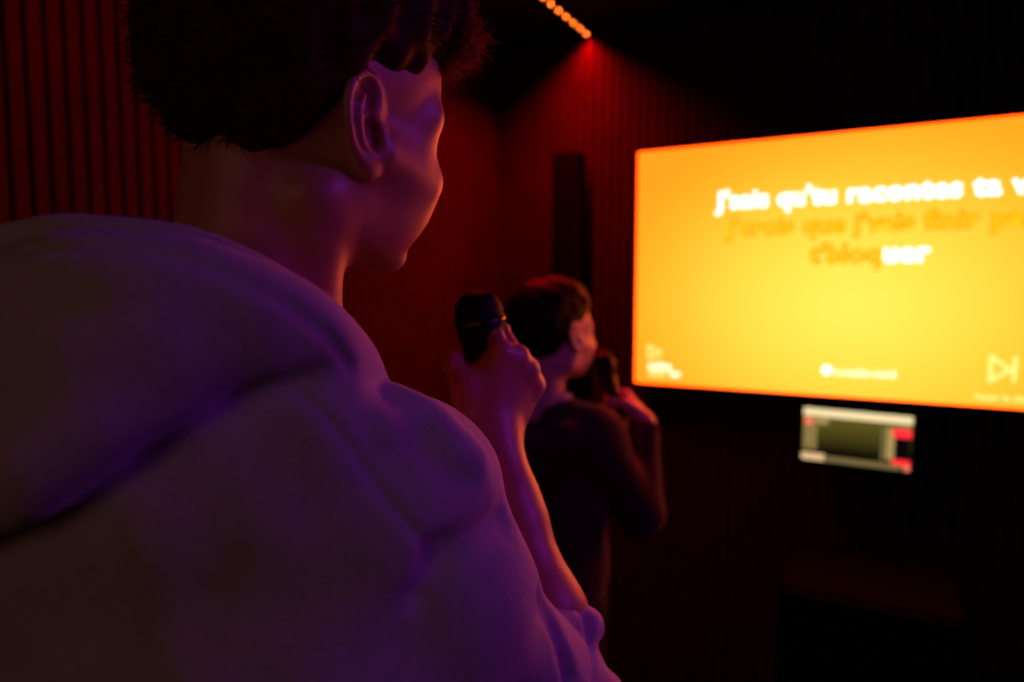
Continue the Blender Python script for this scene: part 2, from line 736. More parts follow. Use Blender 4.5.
# the panel overdrives red: the camera clips it, the room gets deep orange light
mulR = nt.nodes.new('ShaderNodeMix')
mulR.data_type = 'RGBA'
mulR.blend_type = 'MULTIPLY'
mulR.inputs[0].default_value = 1.0
mulR.inputs[7].default_value = (6.0, 1.0, 1.0, 1)
nt.links.new(tc.outputs['Object'], mp.inputs['Vector'])
nt.links.new(mp.outputs[0], ln.inputs[0])
nt.links.new(ln.outputs['Value'], rp.inputs[0])
nt.links.new(rp.outputs[0], mulR.inputs[6])
nt.links.new(mulR.outputs[2], em.inputs['Color'])
nt.links.new(em.outputs[0], out.inputs[0])
scm = MB()
scm.box(-W2, W2, -.0004, .0005, -H2, H2)
screen = scm.build('screen', ms, tv)
screen['label'] = 'glowing orange picture with yellow centre'

M_white = emis('white_lyric_light', (1, 1, .92), 1.9)
M_gold = emis('gold_lyric_light', (2.6, .64, .006), 1.0)
M_goldedge = emis('dark_gold_lyric_light', (2.3, .31, .002), 1.0)
M_pale = emis('pale_yellow_light', (2.6, 1.1, .28), 1.0)
M_pale2 = emis('cream_light', (2.6, 1.5, .9), 1.0)


def text_mesh(body, size, thick, m, parent, name, x=None, z=0.0, y=-.0008, align='CENTER', width=None):
    cu = bpy.data.curves.new(name, 'FONT')
    cu.body = body
    cu.size = size
    cu.offset = thick
    cu.align_x = align
    cu.space_character = 1.06
    cu.resolution_u = 3
    cu.extrude = .0002
    t = bpy.data.objects.new(name, cu)
    COL.objects.link(t)
    bpy.context.view_layer.update()
    me = bpy.data.meshes.new_from_object(t.evaluated_get(bpy.context.evaluated_depsgraph_get()))
    bpy.data.objects.remove(t)
    bpy.data.curves.remove(cu)
    co = np.empty(len(me.vertices) * 3, f32)
    me.vertices.foreach_get('co', co)
    co = co.reshape(-1, 3)
    sx = 1.0 if width is None else width / (co[:, 0].max() - co[:, 0].min())
    new = np.stack([co[:, 0] * sx, -co[:, 2], co[:, 1] * (sx if width else 1)], 1)
    me.vertices.foreach_set('co', new.astype(f32).ravel())
    me.name = name
    me.materials.clear()
    o = link(name, me, m, parent)
    o.location = (x, y, z)
    return o, new


def tvp(px, py):
    a = on_plane(px, py, TVY)
    return a[0] - tvx, a[1] - tvz


# lyrics: baselines measured on the photo, centred on the picture
xa, za = tvp(716, 208)
xc = tvp(867, 250)[0]
w1 = 2 * (xc - xa)
z1_ = tvp(870, 201)[1]
z2_ = tvp(870, 231)[1]
z3_ = tvp(867, 262)[1]
S = .098
o, co = text_mesh("J'sais qu'tu racontes ta vie", S, .0036, M_white, screen, 'lyric_lettering', xc, z1_, width=w1)
xb = tvp(726, 232)[0]
w2 = 2 * (xc - xb)
text_mesh("J'crois que j'vais finir par", S, .0058, M_goldedge, screen, 'lyric_outline', xc, z2_, -.0007, width=w2 * 1.006)
text_mesh("J'crois que j'vais finir par", S, .0020, M_gold, screen, 'lyric_lettering', xc, z2_, -.0013, width=w2)
x3a, x3m, x3b = tvp(809, 262)[0], tvp(881, 262)[0], tvp(928, 262)[0]
text_mesh("t'bloq", S, .0058, M_goldedge, screen, 'lyric_outline', (x3a + x3m) / 2, z3_, -.0007, width=(x3m - x3a) * 1.01)
text_mesh("t'bloq", S, .0020, M_gold, screen, 'lyric_lettering', (x3a + x3m) / 2, z3_, -.0013, width=x3m - x3a)
text_mesh("uer", S, .0036, M_white, screen, 'lyric_lettering', (x3m + x3b) / 2 + .002, z3_, width=x3b - x3m)


def bar(mb, p, q, w, y0=-.0014, y1=-.0006):
    (x0, z0), (x1, z1) = p, q
    d = math.hypot(x1 - x0, z1 - z0)
    nx, nz = -(z1 - z0) / d * w / 2, (x1 - x0) / d * w / 2
    ex, ez = (x1 - x0) / d * w / 2, (z1 - z0) / d * w / 2
    c = [(x0 - ex + nx, z0 - ez + nz), (x1 + ex + nx, z1 + ez + nz), (x1 + ex - nx, z1 + ez - nz), (x0 - ex - nx, z0 - ez - nz)]
    mb.add([(x, y0, z) for x, z in c] + [(x, y1, z) for x, z in c],
           [(0, 1, 2, 3), (7, 6, 5, 4), (0, 4, 5, 1), (1, 5, 6, 2), (2, 6, 7, 3), (3, 7, 4, 0)])


def tri(name, p, w, m):
    mb = MB()
    for a, b in ((0, 1), (1, 2), (2, 0)):
        bar(mb, p[a], p[b], w)
    return mb.build(name, m, screen)


tri('play_mark', [tvp(649, 346), tvp(649, 358), tvp(661, 352.5)], .008, M_pale)


def scribble(name, p, q, h, m, gap=(3, 8)):
    """a line of lettering too small to read: strokes of uneven width and height"""
    mb = MB()
    g = random.Random(len(name) + int(h * 1e4))
    x, n = p[0], 0
    while x < q[0] - h * .3:
        w = h * g.uniform(.35, .7)
        z = p[1] + (q[1] - p[1]) * (x - p[0]) / (q[0] - p[0])
        up = h * g.choice((.7, .7, .75, 1.0))
        bar(mb, (x + w * .12, z), (x + w * .12, z + up), h * .2)
        bar(mb, (x + w * .75, z), (x + w * .75, z + up * .75), h * .2, -.0012)
        bar(mb, (x + w * .12, z + h * .35), (x + w * .75, z + h * .35), h * .2, -.0010)
        x += w + h * .14
        n += 1
        if n % g.randint(*gap) == 0:
            x += h * .35
    return mb.build(name, m, screen)


scribble('logo_word', tvp(649, 369.5), tvp(674, 370.5), .030, M_pale2, (20, 30))
scribble('logo_word', tvp(649, 376), tvp(665, 376.8), .022, M_pale, (20, 30))
mb = MB()
bar(mb, tvp(673, 374.2), tvp(677, 374.5), .018)
mb.build('logo_dot', M_pale2, screen)
mb = MB()
a = tvp(826.5, 370)
n = 20
r = .0145
mb.add([(a[0] + r * math.cos(6.2832 * i / n), y, a[1] + r * math.sin(6.2832 * i / n)) for y in (-.0014, -.0006) for i in range(n)],
       [tuple(range(n)), tuple(range(2 * n - 1, n - 1, -1))] + [(i, i + n, (i + 1) % n + n, (i + 1) % n) for i in range(n)])
mb.build('round_icon', M_white, screen)
scribble('hint_text', tvp(834, 374.6), tvp(895, 377.5), .020, M_pale2, (6, 8))
tri('skip_mark', [tvp(991, 356.5), tvp(989.5, 380.5), tvp(1010, 370)], .0095, M_pale)
mb = MB()
bar(mb, tvp(1015, 358), tvp(1013.5, 380), .0095)
mb.build('skip_bar', M_pale, screen)
a = tvp(974, 398.5)
text_mesh('Passer la chanson', .03, .0012, M_pale, screen, 'hint_text', a[0], a[1], align='LEFT', width=tvp(1046, 398)[0] - a[0])

# ------------------------------------------------------------------ small touch screen under the television
PY = 2.300
pa, pb, pc, pd = [on_plane(*p, PY) for p in ((804.5, 409), (913.5, 415.5), (909.5, 468.5), (800, 461))]
px0, px1 = (pa[0] + pd[0]) / 2, (pb[0] + pc[0]) / 2
pz1, pz0 = (pa[1] + pb[1]) / 2, (pc[1] + pd[1]) / 2
print('PANEL', px0, px1, pz0, pz1)
pw, ph = px1 - px0, pz1 - pz0
panel = thing('touchscreen', 'small wall-mounted touchscreen showing a menu, below the orange television', 'screen', ((px0 + px1) / 2, PY, (pz0 + pz1) / 2))
panel.rotation_euler = (R_(-6), R_(.8), 0)
mb = MB()
mb.rrect(-pw / 2 - .012, pw / 2 + .012, -ph / 2 - .012, ph / 2 + .012, .0008, .022, .008)
mb.build('casing', M_blackp, panel, bevel=.002)
mb = MB()
mb.box(-.06, .06, .022, .066, -.05, .05)
mb.build('wall_mount', M_blackm, panel)
msn = bpy.data.materials.new('dim_green_picture')
msn.use_nodes = True
nt = msn.node_tree
nt.nodes.clear()
out = nt.nodes.new('ShaderNodeOutputMaterial')
em = nt.nodes.new('ShaderNodeEmission')
tc = nt.nodes.new('ShaderNodeTexCoord')
sp = nt.nodes.new('ShaderNodeSeparateXYZ')
mr = nt.nodes.new('ShaderNodeMapRange')
mr.inputs[1].default_value = -ph / 2
mr.inputs[2].default_value = ph / 2
rp = nt.nodes.new('ShaderNodeValToRGB')
rp.color_ramp.elements[0].position = .2
rp.color_ramp.elements[0].color = (.006, .004, .002, 1)
rp.color_ramp.elements[1].position = .9
rp.color_ramp.elements[1].color = (.13, .105, .016, 1)
nt.links.new(tc.outputs['Object'], sp.inputs[0])
nt.links.new(sp.outputs['Z'], mr.inputs[0])
nt.links.new(mr.outputs[0], rp.inputs[0])
nt.links.new(rp.outputs[0], em.inputs[0])
nt.links.new(em.outputs[0], out.inputs[0])
mb = MB()
mb.box(-pw / 2, pw / 2, -.0003, .0008, -ph / 2, ph / 2)
ps = mb.build('screen', msn, panel)
ps['label'] = 'dim green-black menu picture'
M_cream = emis('cream_menu_light', (1.0, .80, .42), 1.0)
M_tan = emis('tan_menu_light', (.42, .30, .10), 1.0)
M_tand = emis('dull_tan_menu_light', (.20, .15, .05), 1.0)
M_redb = emis('red_button_light', (1.3, .035, .05), 1.0)
M_pink = emis('salmon_menu_light', (1.0, .22, .12), 1.0)


def pbox(name, u0, u1, v0, v1, m, y=-.0008):
    mb = MB()
    mb.box(-pw / 2 + u0 * pw, -pw / 2 + u1 * pw, y, -.0003, ph / 2 - v1 * ph, ph / 2 - v0 * ph)
    return mb.build(name, m, ps)


pbox('title_bar', 0, 1, 0, .15, M_cream)
pbox('menu_icon', .01, .10, .18, .32, M_pink)
pbox('menu_tab', .11, .24, .18, .29, M_tan)
for i in range(8):
    pbox('menu_row', .01, .14, .34 + i * .058, .372 + i * .058, M_tan)
pbox('divider', .78, .85, .24, .82, M_tan, -.0006)
pbox('divider', .735, .765, .26, .84, M_tand, -.0006)
pbox('dark_tile', .86, .99, .40, .80, emis('black_tile_light', (.003, .002, .002), 1.0))
pbox('red_button', .83, .995, .24, .40, M_redb)
pbox('red_button', .83, .995, .80, .90, M_redb)
pbox('menu_tab', .86, .98, .17, .23, M_tand)
pbox('status_bar', .0, .22, .86, .99, M_pink if False else emis('peach_menu_light', (.85, .55, .28), 1.0))
pbox('status_bar', .23, .92, .89, .99, M_tand)
pbox('menu_icon', .94, .995, .89, .99, M_pink)

# ------------------------------------------------------------------ column loudspeaker beside the television
SY_ = 2.24
a, b = on_plane(552, 152, SY_), on_plane(577, 152, SY_)
spw = b[0] - a[0]
spt = on_plane(567, 151, SY_)[1]
sph = .78
spk = thing('wall_mounted_loudspeaker', 'slim black column loudspeaker mounted upright on the slatted wall beside the television', 'loudspeaker', ((a[0] + b[0]) / 2, SY_, spt - sph))
mb = MB()
mb.rrect(-spw / 2, spw / 2, 0, sph, .008, .088, .008)
mb.build('cabinet', M_blackp, spk, bevel=.003)
mb = MB()
mb.rrect(-spw / 2 + .004, spw / 2 - .004, .004, sph - .004, 0, .008, .008)
mb.build('grille', M_grille, spk, bevel=.002)
mb = MB()
mb.box(-.03, .03, .088, .131, .2, .5)
mb.build('wall_bracket', M_blackm, spk)

# ------------------------------------------------------------------ LED strip along the ceiling
LX = on_plane(588, 39, YF - .03)[0]
led = thing('led_strip', 'red LED strip with round glowing diodes running along the black ceiling', 'led strip', (LX, 0, ZC))
mb = MB()
for q in ((-.009, .009, -.003, 0), (-.009, -.0075, -.008, -.003), (.0075, .009, -.008, -.003)):
    mb.box(q[0], q[1], 1.66, YF - .022, q[2], q[3])
mb.build('channel', M_blackm, led)
M_led = emis('red_diode_light', (12.0, 1.9, .18), 1.0)
mb = MB()
mb.lathe([(.0015, -.0100), (.0038, -.0085), (.0050, -.006), (.0053, -.003)], 14)
b0 = mb.build('diode', M_led, led, (0, YF - .045, 0), smooth=True)
for i in range(1, 13):
    c = b0.copy()
    COL.objects.link(c)
    c.parent = led
    c.location = (0, YF - .045 - .0590 * i, 0)

# ------------------------------------------------------------------ black cabinet against the wall under the touch screen
CY0 = 1.90
a, b = on_plane(779, 588, CY0), on_plane(967, 620, CY0)
cw, chh = b[0] - a[0], (a[1] + b[1]) / 2
print('CAB', a, b)
cab = thing('floor_cabinet', 'big matt black box-shaped cabinet on the floor against the slatted wall, below the touchscreen', 'cabinet', ((a[0] + b[0]) / 2, CY0, 0))
mb = MB()
mb.box(-cw / 2, cw / 2, .012, .40, .02, chh)
mb.build('body', M_cab, cab, bevel=.012, seg=3)
mb = MB()
mb.rrect(-cw / 2 + .012, cw / 2 - .012, .034, chh - .012, 0, .013, .012)
mb.build('front_panel', M_grille, cab, bevel=.003)
for sx in (-1, 1):
    for y in (.05, .35):
        mb = MB()
        mb.lathe([(.018, 0), (.022, .004), (.022, .022)], 16)
        mb.build('foot', M_blackm, cab, (sx * (cw / 2 - .05), y, 0))
# ================================================================== PEOPLE
M_skin = mat('skin', (.45, .20, .12), rough=.45, spec=.6, sss=.12, bump=[(900, .12, .0006), (140, .10, .001)], colvar=.08, varscale=60)
M_hair = mat('dark_brown_hair', (.050, .014, .006), rough=.65, spec=.08)
M_hair2 = mat('black_hair', (.007, .004, .003), rough=.6, spec=.12)
M_strand = bpy.data.materials.new('lit_fringe_hair')  # brighter copy of the hair: screen glow on the fringe put into its colour
M_strand.use_nodes = True
_n = M_strand.node_tree
_b = _n.nodes['Principled BSDF']
_b.inputs['Base Color'].default_value = (.25, .085, .035, 1)
_b.inputs['Roughness'].default_value = .5
_t = _n.nodes.new('ShaderNodeBsdfTranslucent')
_t.inputs['Color'].default_value = (.60, .24, .11, 1)
_m = _n.nodes.new('ShaderNodeMixShader')
_m.inputs[0].default_value = .6
_n.links.new(_b.outputs[0], _m.inputs[1])
_n.links.new(_t.outputs[0], _m.inputs[2])
_n.links.new(_m.outputs[0], _n.nodes['Material Output'].inputs[0])
M_lip = mat('lip', (.5, .22, .19), rough=.45)
M_eye = mat('eye_white', (.75, .73, .70), rough=.15)
M_iris = mat('brown_iris', (.06, .03, .015), rough=.1)
M_hoodie = mat('light_grey_fleece', (.46, .44, .44), rough=.95, spec=.15, sheen=.25, bump=[(520, .55, .0016), (110, .30, .003), (34, .18, .006)], colvar=.16, varscale=90)
M_trouser = mat('dark_denim', (.03, .035, .055), rough=.9, bump=[(400, .3, .001)])
M_shoe = mat('white_leather', (.5, .5, .48), rough=.6)
M_sole = mat('pale_rubber', (.35, .33, .3), rough=.8)


def axes(yaw, pitch=0.0, roll=0.0):
    """columns: person's right, forward, up, in the level frame; yaw turns to the right, pitch lifts the chin"""
    cy, sy = math.cos(yaw), math.sin(yaw)
    r = np.array([cy, -sy, 0])
    f = np.array([sy * math.cos(pitch), cy * math.cos(pitch), math.sin(pitch)])
    u = np.cross(r, f)
    c, s = math.cos(roll), math.sin(roll)
    r, u = c * r + s * u, c * u - s * r
    return np.stack([r, f, u], 1)


def place(base):
    w = to_world((base[0], base[1], 0))
    return (w[0], w[1], 0)


def shoe_parts(root, base, pos, yaw, m, msole, side):
    M = axes(yaw)
    F = Field()
    F.u(ell((0, -.035, .052), (.036, .055, .048)), 0)
    F.u(ell((0, .10, .030), (.043, .105, .034)), .03)
    F.u(rc((0, -.04, .06), (0, -.035, .10), .038, .036), .02)
    F.s(rc((0, -.038, .10), (0, -.035, .16), .029, .030), .006)
    F.i(lambda P: .016 - P[:, 2], .004)
    G = Field()
    G.u(ell((0, .10, .012), (.047, .110, .03)), 0)
    G.u(ell((0, -.04, .012), (.039, .060, .03)), .03)
    G.i(lambda P: np.abs(P[:, 2] - .011) - .010, .004)
    for nm, fl, mm in (('shoe', F, m), ('sole', G, msole)):
        V, Q, _ = mesh_field(fl, *grid((-.07, -.12, -.01), (.07, .23, .17), .006))
        V = V @ M.T.astype(f32) + np.array([pos[0], pos[1], 0], f32) - np.asarray(base, f32)
        me = np_mesh(nm, V, Q)
        if nm == 'shoe':
            so = link('shoe', me, mm, root)
        else:
            link('sole', me, mm, so)


def face_details(root, base, C, Mh, scale=1.0):
    for s in (1, -1):
        V, Q, _ = mesh_field(ell((0, 0, 0), (.0122, .0122, .0122)), *grid((-.016,) * 3, (.016,) * 3, .002))
        c = np.array([s * .033, .0725, .008]) * scale
        W = (V * scale + c) @ Mh.T + C - base
        me = np_mesh('eye', W.astype(f32), Q)
        e_ = link('eye', me, [M_eye, M_iris], root)
        mi = (V[Q].mean(1)[:, 1] > .0106).astype(np.int32)
        me.polygons.foreach_set('material_index', mi)


# ------------------------------------------------------------------ microphones
M_micb = mat('black_microphone_body', (.007, .007, .008), rough=.38, spec=.4)
M_micg = mat('black_wire_grille', (.012, .012, .012), rough=.45, metal=.7, bump=[(900, .8, .001)])
M_micr = mat('dark_steel_ring', (.10, .10, .11), rough=.25, metal=1.0)


def microphone(label, head, axis, group=None, twist=0.0):
    """head: centre of the grille ball in the level frame; axis points from handle to head"""
    w = Vector(to_world(head))
    ax = Vector(to_world(axis)).normalized()
    t = thing('microphone', label, 'microphone', w)
    t.rotation_mode = 'QUATERNION'
    t.rotation_quaternion = ax.to_track_quat('Z', 'Y')
    mb = MB()
    prof = [(.0185, -.030), (.0220, -.022), (.0245, -.010), (.0250, -.001)]
    mb.lathe(prof, 40)
    mb2 = MB()
    mb2.lathe([(.0250, .003), (.0248, .009), (.0232, .017), (.0198, .0235), (.0145, .0280), (.0075, .0300), (.001, .0306)], 40)
    # woven wire relief
    def relief(mb_):
        for i, (x, y, z) in enumerate(mb_.v):
            pass
    gl = mb.build('grille', M_micg, t, smooth=True)
    gt = mb2.build('grille_cap', M_micg, t, smooth=True)
    # raised wires of the woven basket
    vs = []
    mw = MB()
    full = [(.0185, -.030), (.0220, -.022), (.0245, -.010), (.0250, .000), (.0248, .009), (.0232, .017), (.0198, .0235), (.0145, .0280), (.0075, .0300)]
    fl = spline([np.array(q) for q in full], 5)
    for sgn in (1, -1):
        for k in range(26):
            a0 = 2 * math.pi * k / 26
            pts = []
            for j, (r, z) in enumerate(fl):
                a = a0 + sgn * j * .055
                pts.append((r * math.cos(a) * 1.006, r * math.sin(a) * 1.006, z))
            n0 = len(mw.v)
            for j, p in enumerate(pts):
                rad = Vector((p[0], p[1], 0)).normalized()
                tn = Vector((-rad.y, rad.x, 0))
                p = Vector(p)
                mw.v += [tuple(p + tn * .0003), tuple(p + rad * .0004), tuple(p - tn * .0003)]
            for j in range(len(pts) - 1):
                for c in range(2):
                    q = n0 + j * 3 + c
                    mw.f.append((q, q + 1, q + 4, q + 3))
                    mw.mi.append(0)
    mw.build('wire_mesh', M_micg, gl)
    mr_ = MB()
    mr_.lathe([(.0250, -.0012), (.0262, -.0008), (.0264, .0012), (.0262, .0028), (.0250, .0032)], 40)
    mr_.build('ring', M_micr, t, smooth=True)
    mh = MB()
    mh.lathe([(.0180, -.034), (.0190, -.030), (.0186, -.029)], 32)
    mh.build('collar', M_micr, t, smooth=True)
    mh = MB()
    mh.lathe([(.0095, -.208), (.0115, -.206), (.0120, -.200), (.0128, -.160), (.0140, -.110), (.0155, -.070), (.0172, -.045), (.0182, -.035), (.0182, -.033)], 36)
    hd = mh.build('handle', M_micb, t, smooth=True)
    sw = MB()
    sw.rrect(-.004, .004, -.095, -.075, -.0172, -.0145, .003)
    sw.build('switch', M_micr, hd)
    return t


# ================================================================== PERSON IN THE GREY HOODIE
B1 = np.array([-.190, .480, 0.0])
HC = np.array([-.1490, .506, 1.6115])              # between the ear canals
HM = axes(R_(42), R_(-4), R_(-10))
TM = axes(R_(25))


def T(l, f, z):
    """point in the torso frame (lateral to the right, forward, height)"""
    return np.array([B1[0], B1[1], 0]) + l * TM[:, 0] + f * TM[:, 1] + np.array([0, 0, z])


p1 = thing('person', 'person in a light grey hoodie seen from behind, raising a black microphone', 'person', place(B1), YAW)
HEAD = head_field()
SH_R = T(.115, .03, 1.345)
SH_L = T(-.150, .0, 1.360)
EL_R = L(573, 708, .575)
WR_R = L(497, 446, .625)
MIC_AX = nrm([-.12, -.10, .987])
MIC_HEAD = L(480, 321, .70)
hf = np.array([.33, .32, .887])
hf = nrm(hf)
ht = nrm(MIC_AX - (MIC_AX @ hf) * hf)
hb = np.cross(hf, ht)
grip = MIC_HEAD - .062 * MIC_AX
WR_R = grip - .080 * hf + .030 * hb + np.array([.008, 0, .009])
EL_L = T(-.26, .0, 1.10)
WR_L = T(-.16, .25, 1.00)

BODY = Field()
BODY.u(xform(HEAD, HC, HM), 0)
nk = HC + HM @ np.array([0, -.030, -.050])
nb = T(.006, -.012, 1.42)
BODY.u(rc(nk, nb, .0520, .0510), .025)
BODY.u(rc(HC + HM @ np.array([0, -.012, -.07]), T(0, .02, 1.40), .036, .045), .03)
for s in (1, -1):   # neck muscles from behind the ear to the collarbone, trapezius
    BODY.u(rc(HC + HM @ np.array([s * .056, -.022, -.045]), T(s * .022, .055, 1.405), .013, .012), .02)
    BODY.u(rc(T(s * .02, -.025, 1.405), T(s * .10, -.005, 1.335), .032, .035), .04)
BODY.u(ell(T(0, .01, 1.19), (.15, .095, .19), TM), .05)
BODY.u(ell(T(0, .0, .98), (.145, .095, .16), TM), .05)
BODY.u(rc(T(-.11, 0, 1.325), T(.09, 0, 1.32), .055, .055), .04)
BODY.u(rc(SH_R, T(.125, .03, 1.29), .042, .040), .03)
BODY.u(rc(T(.125, .03, 1.285), EL_R, .038, .026), .03)
BODY.u(rc(SH_L, EL_L, .046, .037), .03)
fa = EL_R + (WR_R - EL_R) * .32
BODY.u(rc(EL_R, fa, .027, .036), .02)
BODY.u(rc(fa, EL_R + (WR_R - EL_R) * .75, .037, .028), .02)
BODY.u(rc(EL_R + (WR_R - EL_R) * .7, WR_R + [.006, 0, .004], .030, .0265), .02)
BODY.u(rc(EL_L, WR_L, .038, .026), .02)
HANDF = Field((grip, .17))
HH = hand_prims(HANDF, WR_R, hf, ht, hb, 1.0, curl=((44, 80, 50), (54, 84, 52), (68, 86, 50), (80, 84, 48)),
                thumb=[(.018, .024, -.012), (.046, .040, -.016), (.066, .048, -.036), (.074, .036, -.058)])
HANDF.u(rc(HH(.046, .035, -.016), HH(.080, .026, -.008), .0125, .0105), .012)
HANDF.u(rc(HH(.056, .038, -.026), HH(.078, .024, -.012), .0085, .0085), .010)
BODY.u(HANDF, .016)
HL = Field((WR_L, .25))
fL = nrm(WR_L - EL_L)
tL = nrm(np.array([0, 0, 1.0]) - fL[2] * fL)
hand_prims(HL, WR_L, fL, tL, -np.cross(fL, tL), 1.0, curl=((25, 30, 20),) * 4)
BODY.u(HL, .016)
for s in (1, -1):
    hip, kn, an = T(s * .085, 0, .92), T(s * .10, .03, .50), T(s * .105, -.005, .09)
    BODY.u(rc(hip, kn, .078, .052), .04)
    BODY.u(rc(kn, an, .050, .036), .02)
    BODY.u(rc(an - [0, 0, .03], T(s * .125, .13, .04), .026, .022), .02)


def zsteps(*spec):
    out = [spec[0][0]]
    for z0, z1, st in spec:
        z = out[-1]
        while z < z1 - 1e-6:
            z += st
            out.append(z)
    return np.array(out, f32)


FINE = .0021 if not globals().get('QUICK') else .004
allp = np.array([T(-.3, 0, 0), T(0, -.14, 0), T(.2, .2, 0), WR_R + hf * .16, WR_R + hb * .03, HC + HM @ [0, .13, 0], T(0, .2, 0), EL_L, EL_L - .05, WR_L + fL * .2])
lo, hi = allp.min(0) - .04, allp.max(0) + .04
xs, ys, _ = grid(lo, hi, FINE)
zs = zsteps((.005, 1.02, .010), (1.02, 1.24, .006), (1.24, 1.76, FINE))
body, BV, BQ, BN = grow('body', BODY, None, None, None, M_skin, p1, B1, (xs, ys, zs)) if False else (None,) * 4
V, Q, N = mesh_field(BODY, xs, ys, zs)
body = link('body', np_mesh('body', V - B1.astype(f32), Q), M_skin, p1)
print('BODY', len(V), round(time.time() - T0, 1))
face_details(p1, B1, HC, HM)

# ---- hair: short at the nape, curly and full on top with a tuft over the forehead
def hairline(P, nape=-.040, front=.072):
    y = P[:, 1]
    xk = np.array([-.14, -.085, -.045, -.022, -.004, .018, .030, .040, .056, .075, .10])
    zk = np.array([nape, nape, nape + .006, .008, .042, .041, .041, .046, .060, front - .004, front])
    return np.interp(y, xk, zk).astype(f32)


def lumps(a, f, seed):
    g = np.random.default_rng(seed)
    D = [(nrm(g.normal(0, 1, 3)) * f * g.uniform(.7, 1.4), g.uniform(0, 6.28)) for _ in range(7)]

    def fn(P):
        o = np.zeros(len(P), f32)
        for d, ph in D:
            o += np.sin(P @ d.astype(f32) + f32(ph))
        return o * f32(a / 2.6)
    return fn


HAIR = Field(((0, 0, .05), .24))
HAIR.u(ell((0, -.016, .046), (.0805, .1005, .094)), 0)
HAIR.u(ell((0, .000, .085), (.083, .098, .070)), .03)
HAIR.u(ell((0, .064, .105), (.060, .044, .040)), .03)
HAIR.disp(lumps(.0022, 230, 3))
HAIR.i(lambda P: (hairline(P) - P[:, 2]) * f32(.75), .022)
for s in (1, -1):
    HAIR.s(ell((s * .080, .010, .004), (.022, .022, .036)), .006)
Vh, Qh, Nh = mesh_field(HAIR, *grid((-.11, -.14, -.06), (.11, .14, .19), .0035))
up = Nh[:, 2]
sel = np.nonzero((Vh[:, 2] > hairline(Vh) + .014) & ~((Vh[:, 1] > .0) & (Vh[:, 2] < .07)))[0]
g = np.random.default_rng(5)
pick = g.choice(sel, 2600, replace=False)


def comb(p):
    d = np.array([0.0, -.3, -.35])
    if p[2] > .075:
        d = np.array([0.1 * np.sign(p[0]), .35, .15])
    if p[1] > .06:
        d = np.array([.15, .8, .05])
    return d


S1 = strands(Vh[pick], Nh[pick], comb, .018, 2.4, 11, .0006)
fr = np.nonzero((Vh[:, 1] > .070) & (Vh[:, 2] > .066))[0]
pk = g.choice(fr, 900)
S2 = strands(Vh[pk], Nh[pk], lambda p: np.array([.35, .9, -.15]), .012, 2.4, 12, .0007, 9)
lowf = np.nonzero((Vh[:, 0] > .005) & (Vh[:, 1] > .066) & (Vh[:, 2] > .058) & (Vh[:, 2] < .098))[0]
pk = g.choice(lowf, 1000)
S3 = strands(Vh[pk], Nh[pk], lambda p: np.array([.55, .85, -.10]), .027, 2.8, 13, .0006, 9)
n_dark = len(Qh) + len(S1[1])
V, Q = join_np([(Vh, Qh), S1, S2, S3])
V = (V @ HM.T + HC - B1).astype(f32)
hair = link('hair', np_mesh('hair', V, Q), [M_hair, M_strand], p1)
hair.data.polygons.foreach_set('material_index', (np.arange(len(Q)) >= n_dark).astype(np.int32))
# eyebrows
for s in (1, -1):
    t_ = np.linspace(0, 1, 130)
    ctr = np.stack([s * (.016 + .036 * t_), .0995 - .030 * t_ ** 2.0, .026 + .008 * np.sin(t_ * 2.4)], 1) + g.normal(0, .0016, (130, 3))
    d_ = HEAD(ctr.astype(f32))
    gr = np.stack([HEAD((ctr + e).astype(f32)) - d_ for e in np.eye(3) * .001], 1) / .001
    ctr = ctr - gr * (d_ - .0004)[:, None]
    V, Q = strands(ctr, np.array([nrm(q) for q in gr]), lambda p, s=s: np.array([s * 1.6, -.3, .3]), .009, .5, 21, .0004, 4)
    link('eyebrow', np_mesh('eyebrow', (V @ HM.T + HC - B1).astype(f32), Q), M_hair, p1)

# ---- hoodie
HOOD = Field()
HOOD.u(ell(T(-.01, -.008, 1.17), (.20, .138, .26), TM), 0)
HOOD.u(ell(T(-.01, .0, 1.00), (.195, .135, .20), TM), .06)
HOOD.u(rc(T(-.12, -.01, 1.335), T(.075, -.005, 1.325), .072, .066), .05)
HOOD.u(rc(T(.126, .025, 1.360), T(.143, .03, 1.295), .058, .056), .035)
HOOD.u(rc(T(.05, -.005, 1.385), T(.115, .010, 1.372), .046, .054), .04)
HOOD.u(rc(T(.143, .03, 1.290), EL_R + [-.006, -.003, .01], .056, .038), .03)
HOOD.u(rc(SH_L, EL_L, .066, .056), .04)
HOOD.u(rc(EL_L, EL_L + (WR_L - EL_L) * .92, .054, .042), .03)
for s in (1, -1):
    HOOD.u(rc(T(s * .03, -.025, 1.415), T(s * .10, -.008, 1.350), .045, .055), .04)
HOOD.u(rc(T(-.13, -.085, 1.345), T(.02, -.080, 1.372), .062, .056), .05)
HOOD.u(rc(T(-.01, -.078, 1.380), T(.07, -.045, 1.385), .046, .048), .04)
HOOD.u(rc(T(.00, -.084, 1.412), T(.105, -.040, 1.420), .036, .034), .03)
# pushed-up sleeve: loose turned cuff with folds round the forearm
fd = nrm(WR_R - EL_R)
ca = EL_R + fd * .074
HOOD.u(rc(EL_R, EL_R + fd * .066, .0325, .0385), .02)
e1 = nrm(np.cross(fd, [0, 1, 0]))
e2 = np.cross(fd, e1)


def ring(c, r, n=10, tilt=0.0, el=1.0):
    return [c + r * (math.cos(2 * math.pi * i / n) * e1 * el + math.sin(2 * math.pi * i / n) * e2) + fd * tilt * math.cos(2 * math.pi * i / n) for i in range(n + 1)]


